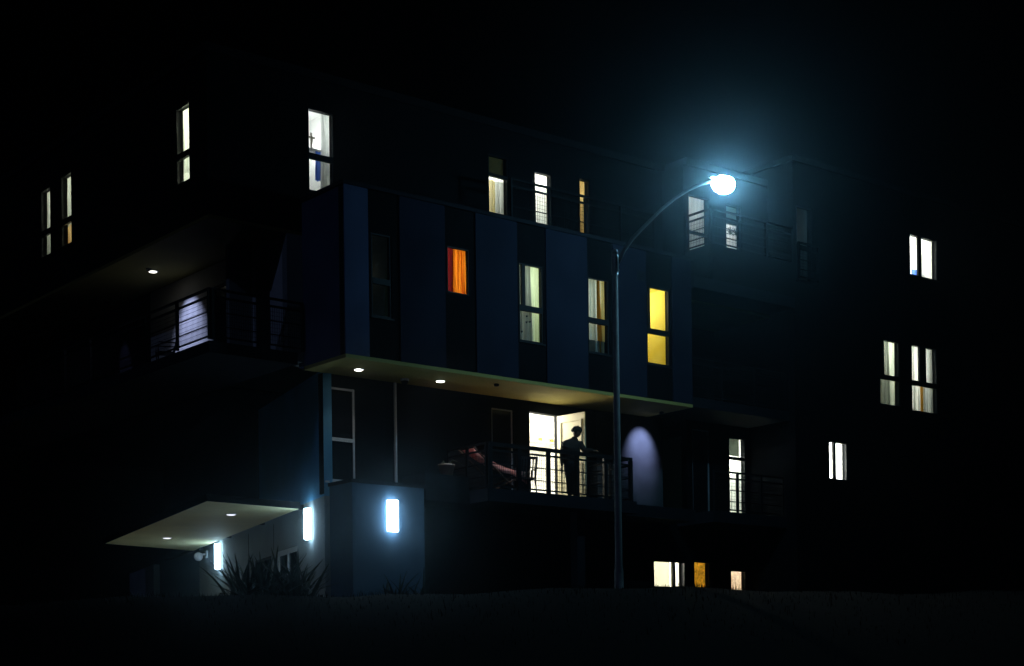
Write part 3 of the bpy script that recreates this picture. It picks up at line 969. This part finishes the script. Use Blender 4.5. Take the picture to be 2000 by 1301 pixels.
scallop('small wall washer above the round blue patch of light past the lamp pole', 10.3, 0.9, 9.12, 210, (0.46, 0.56, 1.0), (RAD(46), 0, 0), 62, 1.0)
scallop('small wall washer above the lit wall of the recessed corner balcony', -1.5, 6.2, 12.12, 220, (0.55, 0.63, 1.0), (0, RAD(-38), 0), 64, 1.0)
scallop('small wall washer above the far end of the recessed corner balcony', -0.90, 9.8, 12.12, 120, (0.40, 0.45, 1.0), (0, RAD(-12), 0), 36, 0.6)
scallop('added unseen spotlight brightening the deck chair and plant pot on the lower balcony', 4.5, 0.45, 9.12, 70, (1.0, 0.75, 0.7), (RAD(12), 0, 0), 70, 0.6)  # no lamp seen here; added to light the sling and the pot

# unlit dome under the block
dm = thing('dome_camera', 'small unlit dome under the overhanging block', 'dome camera', (2.4, 1.2, 9.12))
mb = MB()
mb.lathe([(0.10, -0.001), (0.10, -0.05)], (2.4, 1.2, 9.12), 20)
mb.build('base', 'frame_pale', dm)
mb = MB()
mb.lathe([(0.085, -0.051), (0.083, -0.08), (0.065, -0.11), (0.03, -0.13), (0.004, -0.135)], (2.4, 1.2, 9.12), 20)
mb.build('dome', 'glass_dark', dm, True)

# security camera beside the entrance
c0 = FK.P(11.2, -0.0, 5.98)
sc = thing('security_camera', 'round white security camera on the wall under the canopy', 'camera', c0)
mb = MB()
mb.fbox(FK, 11.1, 11.3, -0.06, -0.003, 5.92, 6.12)
mb.tube([FK.P(11.2, -0.06, 6.02), FK.P(11.2, -0.2, 6.0)], 0.03, 8)
mb.build('bracket', 'frame_pale', sc)
mb = MB()
cc = FK.P(11.2, -0.26, 5.95)
mb.lathe([(0.01, -0.13), (0.08, -0.105), (0.125, -0.04), (0.13, 0.02), (0.10, 0.09), (0.03, 0.12)], cc, 18)
mb.build('housing', 'plaster_white', sc, True)

# ------------------------------------------------------------------ street lamp
px, py = 3.49, -4.79
gz = ground_z(px, py)
SL = thing('street_lamp', 'tall street lamp with a curved arm and a brilliant white head', 'street lamp', (px, py, gz))
mb = MB()
mb.tube([(px, py, gz - 0.3), (px, py, gz + 0.9), (px, py, gz + 0.95), (px, py, 10.85)], [0.095, 0.095, 0.078, 0.056], 18)
mb.build('pole', 'pole_metal', SL, True)
mb = MB()
mb.lathe([(0.062, 0), (0.066, 0.03), (0.05, 0.09), (0.01, 0.11)], (px, py, 10.85), 16)
mb.build('cap', 'lamp_body', SL, True)
mb = MB()
mb.tube([(px, py, 10.42), (px, py, 10.50), (px, py, 10.78), (px, py, 10.84)], [0.066, 0.075, 0.075, 0.066], 16)
mb.build('clamp', 'lamp_body', SL, True)
pts = [(3.55, 10.52), (3.60, 10.72), (3.74, 10.96), (3.98, 11.24), (4.25, 11.49), (4.51, 11.72), (4.85, 12.02), (5.25, 12.32), (5.65, 12.57), (6.05, 12.77), (6.40, 12.90)]
mb = MB()
mb.tube([(x, py, z) for x, z in pts], [0.048, 0.046, 0.044, 0.042, 0.04, 0.038, 0.036, 0.034, 0.032, 0.031, 0.030], 14)
mb.build('arm', 'pole_metal', SL, True)
mb = MB()
hp = [(6.30, 0.045, 0.04), (6.42, 0.07, 0.055), (6.60, 0.11, 0.07), (6.85, 0.12, 0.07), (6.97, 0.09, 0.055), (7.02, 0.04, 0.03)]
n = 16
for x, wy, hz in hp:
    for k in range(n):
        a = 2 * math.pi * k / n
        zz = math.sin(a) * hz
        mb.v.append((x, py + math.cos(a) * wy, 12.97 + (x - 6.3) * 0.12 + (zz if zz > 0 else zz * 0.3)))
for i in range(len(hp) - 1):
    for k in range(n):
        k2 = (k + 1) % n
        mb.f.append((i * n + k, i * n + k2, (i + 1) * n + k2, (i + 1) * n + k))
mb.f.append(tuple(range(n)))
mb.f.append(tuple((len(hp) - 1) * n + k for k in range(n)))
mb.build('housing', 'lamp_body', SL, True)
mb = MB()
mb.lathe([(0.02, -0.31), (0.10, -0.295), (0.18, -0.245), (0.235, -0.17), (0.25, -0.09), (0.235, -0.02), (0.19, 0.03)], (6.72, py, 13.0), 28, sx=1.22, sy=0.85)
mb.build('bowl', 'street_bulb', SL, True)

# ------------------------------------------------------------------ people and things on the balconies
def chair(label, x, y, z, rz, material='plastic_dark', arms=True, s=1.0):
    C = thing('balcony_chair', label, 'chair', (x, y, z))
    ca, sa = math.cos(rz), math.sin(rz)

    def Q(a, b, c):
        return (x + (a * ca - b * sa) * s, y + (a * sa + b * ca) * s, z + c * s)

    def bx(mb, a0, a1, b0, b1, c0, c1, lean=0):
        mb.box8([Q(a0, b0, c0), Q(a1, b0, c0), Q(a1, b1, c0), Q(a0, b1, c0), Q(a0, b0 + lean, c1), Q(a1, b0 + lean, c1), Q(a1, b1 + lean, c1), Q(a0, b1 + lean, c1)])
    mb = MB()
    bx(mb, -0.22, 0.22, -0.22, 0.22, 0.41, 0.44)
    mb.build('seat', material, C)
    mb = MB()
    bx(mb, -0.22, -0.17, 0.2, 0.23, 0.442, 0.86, 0.1)
    bx(mb, 0.17, 0.22, 0.2, 0.23, 0.442, 0.86, 0.1)
    bx(mb, -0.22, 0.22, 0.303, 0.328, 0.862, 0.92, 0.015)
    for k in range(4):
        bx(mb, -0.13 + k * 0.078, -0.10 + k * 0.078, 0.21, 0.225, 0.442, 0.86, 0.1)
    mb.build('backrest', material, C)
    for a in (-1, 1):
        for b in (-1, 1):
            mb = MB()
            mb.tube([Q(a * 0.2, b * 0.19, 0.408), Q(a * 0.23, b * 0.23, 0.001)], 0.018 * s, 8)
            mb.build('leg', material, C)
        if arms:
            mb = MB()
            mb.tube([Q(a * 0.25, 0.27, 0.66), Q(a * 0.26, -0.2, 0.66), Q(a * 0.235, -0.21, 0.44)], 0.018 * s, 8)
            mb.build('armrest', material, C)
    return C


chair('dark chair with its back to the railing beside the open door', 5.65, 0.85, S2, RAD(160))
chair('dark chair on the recessed corner balcony in front of the lit wall', -1.75, 4.9, S3, RAD(250), s=0.9)

# deck chair on the lower balcony
D = thing('deck_chair', 'folding deck chair with a pink sling on the lower balcony beside the plant pot', 'chair', (4.95, 1.1, S2))
for yy in (0.86, 1.44):
    mb = MB()
    mb.tube([(4.12, yy, 7.66), (5.55, yy, S2 + 0.03)], 0.022, 8)
    mb.build('frame_bar', 'wood_dark', D)
    mb = MB()
    y2 = yy + (0.05 if yy < 1 else -0.05)
    mb.tube([(4.62, y2, S2 + 0.03), (5.85, y2, 7.22)], 0.022, 8)
    mb.build('leg', 'wood_dark', D)
mb = MB()
for i in range(13):
    t0 = i / 12
    xx = 4.16 + 1.66 * t0
    zz = 7.64 - 0.44 * t0 - 0.12 * math.sin(math.pi * t0)
    mb.v += [(xx, 0.93, zz), (xx, 1.37, zz + 0.0)]
for i in range(12):
    mb.f.append((2 * i, 2 * i + 1, 2 * i + 3, 2 * i + 2))
sl = mb.build('sling', 'cloth_pink', D, True)
sl.modifiers.new('thick', 'SOLIDIFY').thickness = 0.008
mb = MB()
for i in range(7):
    t0 = i / 6
    mb.v += [(4.16 + 1.6 * t0, 0.925 - 0.01 * math.sin(9 * t0), 7.64 - 0.44 * t0 - 0.12 * math.sin(math.pi * t0)), (4.30 + 1.48 * t0, 0.90 + 0.02 * math.sin(7 * t0), 7.36 - 0.42 * t0 + 0.03 * math.sin(11 * t0))]
for i in range(6):
    mb.f.append((2 * i, 2 * i + 1, 2 * i + 3, 2 * i + 2))
sl = mb.build('sling_valance', 'cloth_pink', D, True)
sl.modifiers.new('thick', 'SOLIDIFY').thickness = 0.006

# plant pot on the kerb
PT = thing('plant_pot', 'pale round plant pot on the ledge beside the lower balcony', 'plant pot', (3.57, 1.2, 6.93))
mb = MB()
mb.lathe([(0.13, 0.0), (0.185, 0.27), (0.20, 0.272), (0.20, 0.31), (0.17, 0.31), (0.165, 0.25)], (3.57, 1.2, 6.932), 24)
mb.build('pot', 'terracotta', PT, True)
rnd = random.Random(4)
for i in range(9):
    a = rnd.uniform(0, 6.28)
    l = rnd.uniform(0.2, 0.45)
    mb = MB()
    c = Vector((3.57, 1.2, 7.19))
    dr = Vector((math.cos(a), math.sin(a), 0))
    mb.tube([c, c + dr * l * 0.4 + Vector((0, 0, l * 0.35)), c + dr * l + Vector((0, 0, l * 0.1))], [0.008, 0.022, 0.003], 6)
    mb.build('leaf', 'leaf', PT, True)


# the person standing at the railing
def at_img(c, a, b, z):
    """offset a metres to the camera's right and b metres towards the camera"""
    p = Vector((c[0], c[1], 0)) + RGT * a - FWD * b
    return (p.x, p.y, z)


pc = (6.98, 0.62)
PER = thing('person', 'person in dark clothes standing at the balcony railing', 'person', (pc[0], pc[1], S2))


def skinned(name, joints, edges, material, parent, root=0, sub=2):
    me = bpy.data.meshes.new(name)
    me.from_pydata([j[0] for j in joints], edges, [])
    me.update()
    o = bpy.data.objects.new(name, me)
    COL.objects.link(o)
    md = o.modifiers.new('skin', 'SKIN')
    md.use_smooth_shade = True
    for i, j in enumerate(joints):
        sv = me.skin_vertices[0].data[i]
        sv.radius = j[1] if isinstance(j[1], tuple) else (j[1], j[1])
        sv.use_root = (i == root)
    o.modifiers.new('sub', 'SUBSURF').levels = sub
    o.modifiers['sub'].render_levels = sub
    me.materials.append(MATS[material])
    o.parent = parent
    o.matrix_parent_inverse = world_of(parent).inverted()
    return o


def J(a, b, z, r):
    return (at_img(pc, a, b, S2 + z), r)


body = [J(-0.06, 0, 0.92, 0.215), J(-0.05, 0.0, 1.08, 0.245), J(-0.02, 0.03, 1.26, 0.245), J(0.01, 0.06, 1.38, 0.16), J(0.055, 0.08, 1.45, 0.095), J(0.09, 0.11, 1.51, 0.085),
        # near arm, hanging
        J(-0.20, 0.05, 1.35, 0.088), J(-0.255, 0.02, 1.10, 0.066), J(-0.262, 0.08, 0.86, 0.044), J(-0.26, 0.09, 0.79, 0.032),
        # far arm, resting on the rail
        J(0.20, 0.09, 1.34, 0.088), J(0.30, 0.16, 1.16, 0.064), J(0.45, 0.33, 1.15, 0.044), J(0.51, 0.39, 1.135, 0.032),
        # legs
        J(-0.11, 0.0, 0.84, 0.12), J(-0.075, 0.03, 0.48, 0.082), J(-0.07, -0.02, 0.09, 0.05),
        J(0.05, 0.03, 0.84, 0.12), J(0.05, 0.09, 0.48, 0.082), J(0.04, 0.05, 0.09, 0.05)]
ed = [(0, 1), (1, 2), (2, 3), (3, 4), (4, 5), (3, 6), (6, 7), (7, 8), (8, 9), (3, 10), (10, 11), (11, 12), (12, 13), (0, 14), (14, 15), (15, 16), (0, 17), (17, 18), (18, 19)]
skinned('body', body, ed, 'shirt', PER)
# trousers a little outside the legs
tr = [J(-0.04, 0.005, 0.96, 0.195), J(-0.04, 0.005, 0.88, 0.19), J(-0.11, 0.0, 0.80, 0.135), J(-0.075, 0.03, 0.48, 0.098), J(-0.07, -0.015, 0.08, 0.08), J(0.05, 0.03, 0.80, 0.135), J(0.05, 0.09, 0.48, 0.098), J(0.04, 0.055, 0.08, 0.08)]
skinned('trousers', tr, [(0, 1), (1, 2), (2, 3), (3, 4), (1, 5), (5, 6), (6, 7)], 'trousers', PER, 1)
# head, face to the camera's right and down
mb = MB()
hc = Vector(at_img(pc, 0.11, 0.12, S2 + 1.615))
fdir = (RGT * 0.85 - FWD * 0.45 - Vector((0, 0, 0.5))).normalized()
sdir = fdir.cross(Vector((0, 0, 1))).normalized()
udir = sdir.cross(fdir)
rows, cols = 14, 20
for i in range(rows + 1):
    th = math.pi * i / rows
    for k in range(cols):
        ph = 2 * math.pi * k / cols
        cx_, cy_, cz_ = math.sin(th) * math.cos(ph), math.sin(th) * math.sin(ph), math.cos(th)
        f_ = 0.108 * cx_
        s_ = 0.085 * cy_
        u_ = 0.128 * cz_
        if cz_ < 0:
            s_ *= 1 - 0.28 * (-cz_)
            f_ = f_ * (1 - 0.12 * (-cz_)) + 0.022 * (-cz_)
        if cx_ > 0.75:
            if abs(cy_) < 0.25 and -0.35 < cz_ < 0.12:
                f_ += 0.024 * (1 - abs(cy_) / 0.25) * (0.5 + (0.12 - cz_))
            if 0.0 < cz_ < 0.3 and 0.2 < abs(cy_) < 0.55:
                f_ -= 0.008
            if abs(cy_) < 0.3 and -0.62 < cz_ < -0.5:
                f_ -= 0.006
        mb.v.append(tuple(hc + fdir * f_ + sdir * s_ + udir * u_))
for i in range(rows):
    for k in range(cols):
        k2 = (k + 1) % cols
        mb.f.append((i * cols + k, i * cols + k2, (i + 1) * cols + k2, (i + 1) * cols + k))
head = mb.build('head', 'skin', PER, True)
for sg in (-1, 1):
    e = MB()
    c = hc + sdir * sg * 0.077 - fdir * 0.005
    for i in range(7):
        th = math.pi * i / 6
        for k in range(8):
            ph = 2 * math.pi * k / 8
            e.v.append(tuple(c + fdir * 0.018 * math.sin(th) * math.cos(ph) + sdir * 0.009 * math.sin(th) * math.sin(ph) + udir * 0.032 * math.cos(th)))
    for i in range(6):
        for k in range(8):
            k2 = (k + 1) % 8
            e.f.append((i * 8 + k, i * 8 + k2, (i + 1) * 8 + k2, (i + 1) * 8 + k))
    e.build('ear', 'skin', head, True)
    e = MB()
    c = hc + fdir * 0.083 + sdir * sg * 0.031 + udir * 0.012
    e.lathe([(0.002, -0.011), (0.009, -0.007), (0.012, 0), (0.009, 0.007), (0.002, 0.011)], c, 10)
    e.build('eye', 'hair', head, True)
# short curly hair
mb = MB()
rnd = random.Random(2)
for i in range(300):
    ph = rnd.uniform(0, 6.28)
    cz_ = rnd.uniform(-0.15, 1.0)
    sr = math.sqrt(max(0, 1 - cz_ * cz_))
    cx_, cy_ = sr * math.cos(ph), sr * math.sin(ph)
    if cx_ > 0.5 and cz_ < 0.5:
        continue
    p = hc - fdir * 0.012 + fdir * 0.122 * cx_ + sdir * 0.104 * cy_ + udir * 0.138 * cz_
    q_ = rnd.uniform(0.9, 1.6)
    mb.lathe([(0.003 * q_, -0.018 * q_), (0.016 * q_, -0.011 * q_), (0.021 * q_, 0), (0.016 * q_, 0.011 * q_), (0.003 * q_, 0.018 * q_)], p, 6)
mb.build('hair', 'hair', PER, True)


def hand(c, down, out, palm_n, parent, curl):
    """palm with four fingers and a thumb, all one grown surface"""
    c, down, out, pn = Vector(c), Vector(down).normalized(), Vector(out).normalized(), Vector(palm_n).normalized()
    js = [(tuple(c), 0.022), (tuple(c + down * 0.05), 0.026), (tuple(c + down * 0.085), 0.024)]
    es = [(0, 1), (1, 2)]
    for k, ln in enumerate((0.066, 0.078, 0.074, 0.058)):
        off = (-0.027 + 0.018 * k)
        b = c + down * 0.088 + out * off
        d1 = (down + pn * curl * 0.5).normalized()
        d2 = (down + pn * curl * 1.4).normalized()
        n = len(js)
        js += [(tuple(b), 0.0095), (tuple(b + d1 * ln * 0.5), 0.009), (tuple(b + d1 * ln * 0.5 + d2 * ln * 0.5), 0.0075)]
        es += [(2, n), (n, n + 1), (n + 1, n + 2)]
    n = len(js)
    b = c + down * 0.03 - out * 0.028
    js += [(tuple(b), 0.012), (tuple(b + (down - out * 0.8 + pn * 0.4).normalized() * 0.035), 0.0105), (tuple(b + (down - out * 0.6 + pn * 0.6).normalized() * 0.066), 0.0085)]
    es += [(1, n), (n, n + 1), (n + 1, n + 2)]
    return skinned('hand', js, es, 'skin', parent, 0, 1)


hand(at_img(pc, -0.26, 0.09, S2 + 0.79), (0.0, 0.0, -1), RGT, -FWD, PER, 0.35)
hand(at_img(pc, 0.50, 0.38, S2 + 1.125), RGT * 0.7 - FWD * 0.7 - Vector((0, 0, 0.1)), RGT * 0.7 + FWD * 0.7, (0, 0, -1), PER, 0.5)
for a, b in ((-0.07, -0.02), (0.04, 0.05)):
    mb = MB()
    c = Vector(at_img(pc, a, b, S2))
    d = (RGT * 0.55 - FWD * 0.83)
    s = Vector((-d.y, d.x, 0))
    prof = [(-0.09, 0.030, 0.075), (-0.06, 0.040, 0.10), (0.02, 0.044, 0.085), (0.10, 0.048, 0.055), (0.16, 0.040, 0.042), (0.185, 0.018, 0.025)]
    for q, w_, h_ in prof:
        p = c + d * q
        mb.v += [tuple(p - s * w_ + Vector((0, 0, 0.002))), tuple(p + s * w_ + Vector((0, 0, 0.002))), tuple(p + s * w_ * 0.8 + Vector((0, 0, h_))), tuple(p - s * w_ * 0.8 + Vector((0, 0, h_)))]
    for i in range(len(prof) - 1):
        for k in range(4):
            k2 = (k + 1) % 4
            mb.f.append((i * 4 + k, i * 4 + k2, i * 4 + 4 + k2, i * 4 + 4 + k))
    mb.f += [(3, 2, 1, 0), tuple(len(mb.v) - 4 + k for k in range(4))]
    mb.build('shoe', 'shoe', PER, True)

# ------------------------------------------------------------------ spiky plants on the bank
leaf_meshes = []
for vi in range(4):
    rnd = random.Random(100 + vi)
    mb = MB()
    L = 1.0
    bend = 0.10 + 0.12 * vi
    for i in range(9):
        t = i / 8
        w_ = 0.030 * (1 - t) ** 0.8 + 0.002
        if t < 0.3:
            w_ *= 0.75 + t
        x_ = L * t
        z_ = -bend * t * t * L
        mb.v += [(x_, -w_, z_ + w_ * 0.35), (x_, 0, z_ - w_ * 0.2), (x_, w_, z_ + w_ * 0.35)]
    for i in range(8):
        a = 3 * i
        mb.f += [(a, a + 1, a + 4, a + 3), (a + 1, a + 2, a + 5, a + 4)]
    me = mb.mesh('leaf')
    me.materials.append(MATS['leaf'])
    for p in me.polygons:
        p.use_smooth = True
    leaf_meshes.append(me)


def agave(label, x, y, n, size, seed, spread=0.5):
    rnd = random.Random(seed)
    z = ground_z(x, y)
    A = thing('agave_plant', label, 'plant', (x, y, z), 'spiky plants on the bank')
    for i in range(n):
        o = bpy.data.objects.new('leaf', leaf_meshes[rnd.randrange(4)])
        COL.objects.link(o)
        az = rnd.uniform(0, 2 * math.pi)
        el = RAD(rnd.uniform(25, 88))
        s = size * rnd.uniform(0.65, 1.15)
        rr = spread * math.sqrt(rnd.random())
        ra = rnd.uniform(0, 6.28)
        o.parent = A
        o.location = (rr * math.cos(ra), rr * math.sin(ra), -0.03)
        o.rotation_euler = (rnd.uniform(-0.3, 0.3), -el, az)
        o.scale = (s, s * 1.7, s)
    return A


agave('wide clump of spiky leaves in front of the entrance doors', -2.85, -1.65, 220, 0.9, 1, 0.9)
agave('small tuft of spiky leaves in front of the blue lit wall', -0.95, -3.05, 22, 0.6, 2, 0.2)
agave('sparse tuft of spiky leaves past the end of the blue lit wall', -0.5, -3.4, 16, 0.6, 3, 0.2)

# short dry grass on the bank
mb = MB()
rnd = random.Random(9)
for i in range(9000):
    sd_ = 33.2 - 9 * rnd.random() ** 1.6
    wd_ = rnd.uniform(-12.5, 12.5)
    p = Vector((CAM.x, CAM.y, 0)) + FWD * sd_ + RGT * wd_
    z = ground_z(p.x, p.y) - 0.02
    clump = 0.5 + 0.5 * math.sin(p.x * 1.9 + math.sin(p.y * 1.3) * 2)
    hgt = rnd.uniform(0.03, 0.10) + 0.08 * clump * rnd.random()
    an = rnd.uniform(0, 6.28)
    w_ = rnd.uniform(0.004, 0.009)
    ln = rnd.uniform(-0.6, 0.6) * hgt
    dx, dy = math.cos(an) * w_, math.sin(an) * w_
    n = len(mb.v)
    mb.v += [(p.x - dx, p.y - dy, z), (p.x + dx, p.y + dy, z), (p.x + ln * 0.4 + dx * 0.7, p.y + ln * 0.3 + dy * 0.7, z + hgt * 0.6), (p.x + ln, p.y + ln * 0.6, z + hgt)]
    mb.f += [(n, n + 1, n + 2), (n, n + 2, n + 3)]
gr = mb.build('grass', 'grass_blade', None)
gr['kind'] = 'stuff'
gr['label'] = 'short dry grass on the dark bank below the building'

# ------------------------------------------------------------------ night mist that catches the lamp light
mb = MB()
mb.box(-92, 92, -92, 92, -1.5, 18.5)
hz = mb.build('haze', 'glass', None)
hm, nt, out = nodes_of('night_mist')
pv = nt.nodes.new('ShaderNodeVolumePrincipled')
pv.inputs['Color'].default_value = (0.70, 0.90, 1.0, 1)
pv.inputs['Density'].default_value = 0.0019
pv.inputs['Anisotropy'].default_value = 0.97
nt.links.new(pv.outputs['Volume'], out.inputs['Volume'])
hz.data.materials.clear()
hz.data.materials.append(hm)
hz['kind'] = 'stuff'
hz['label'] = 'thin night mist glowing around the street lamp'
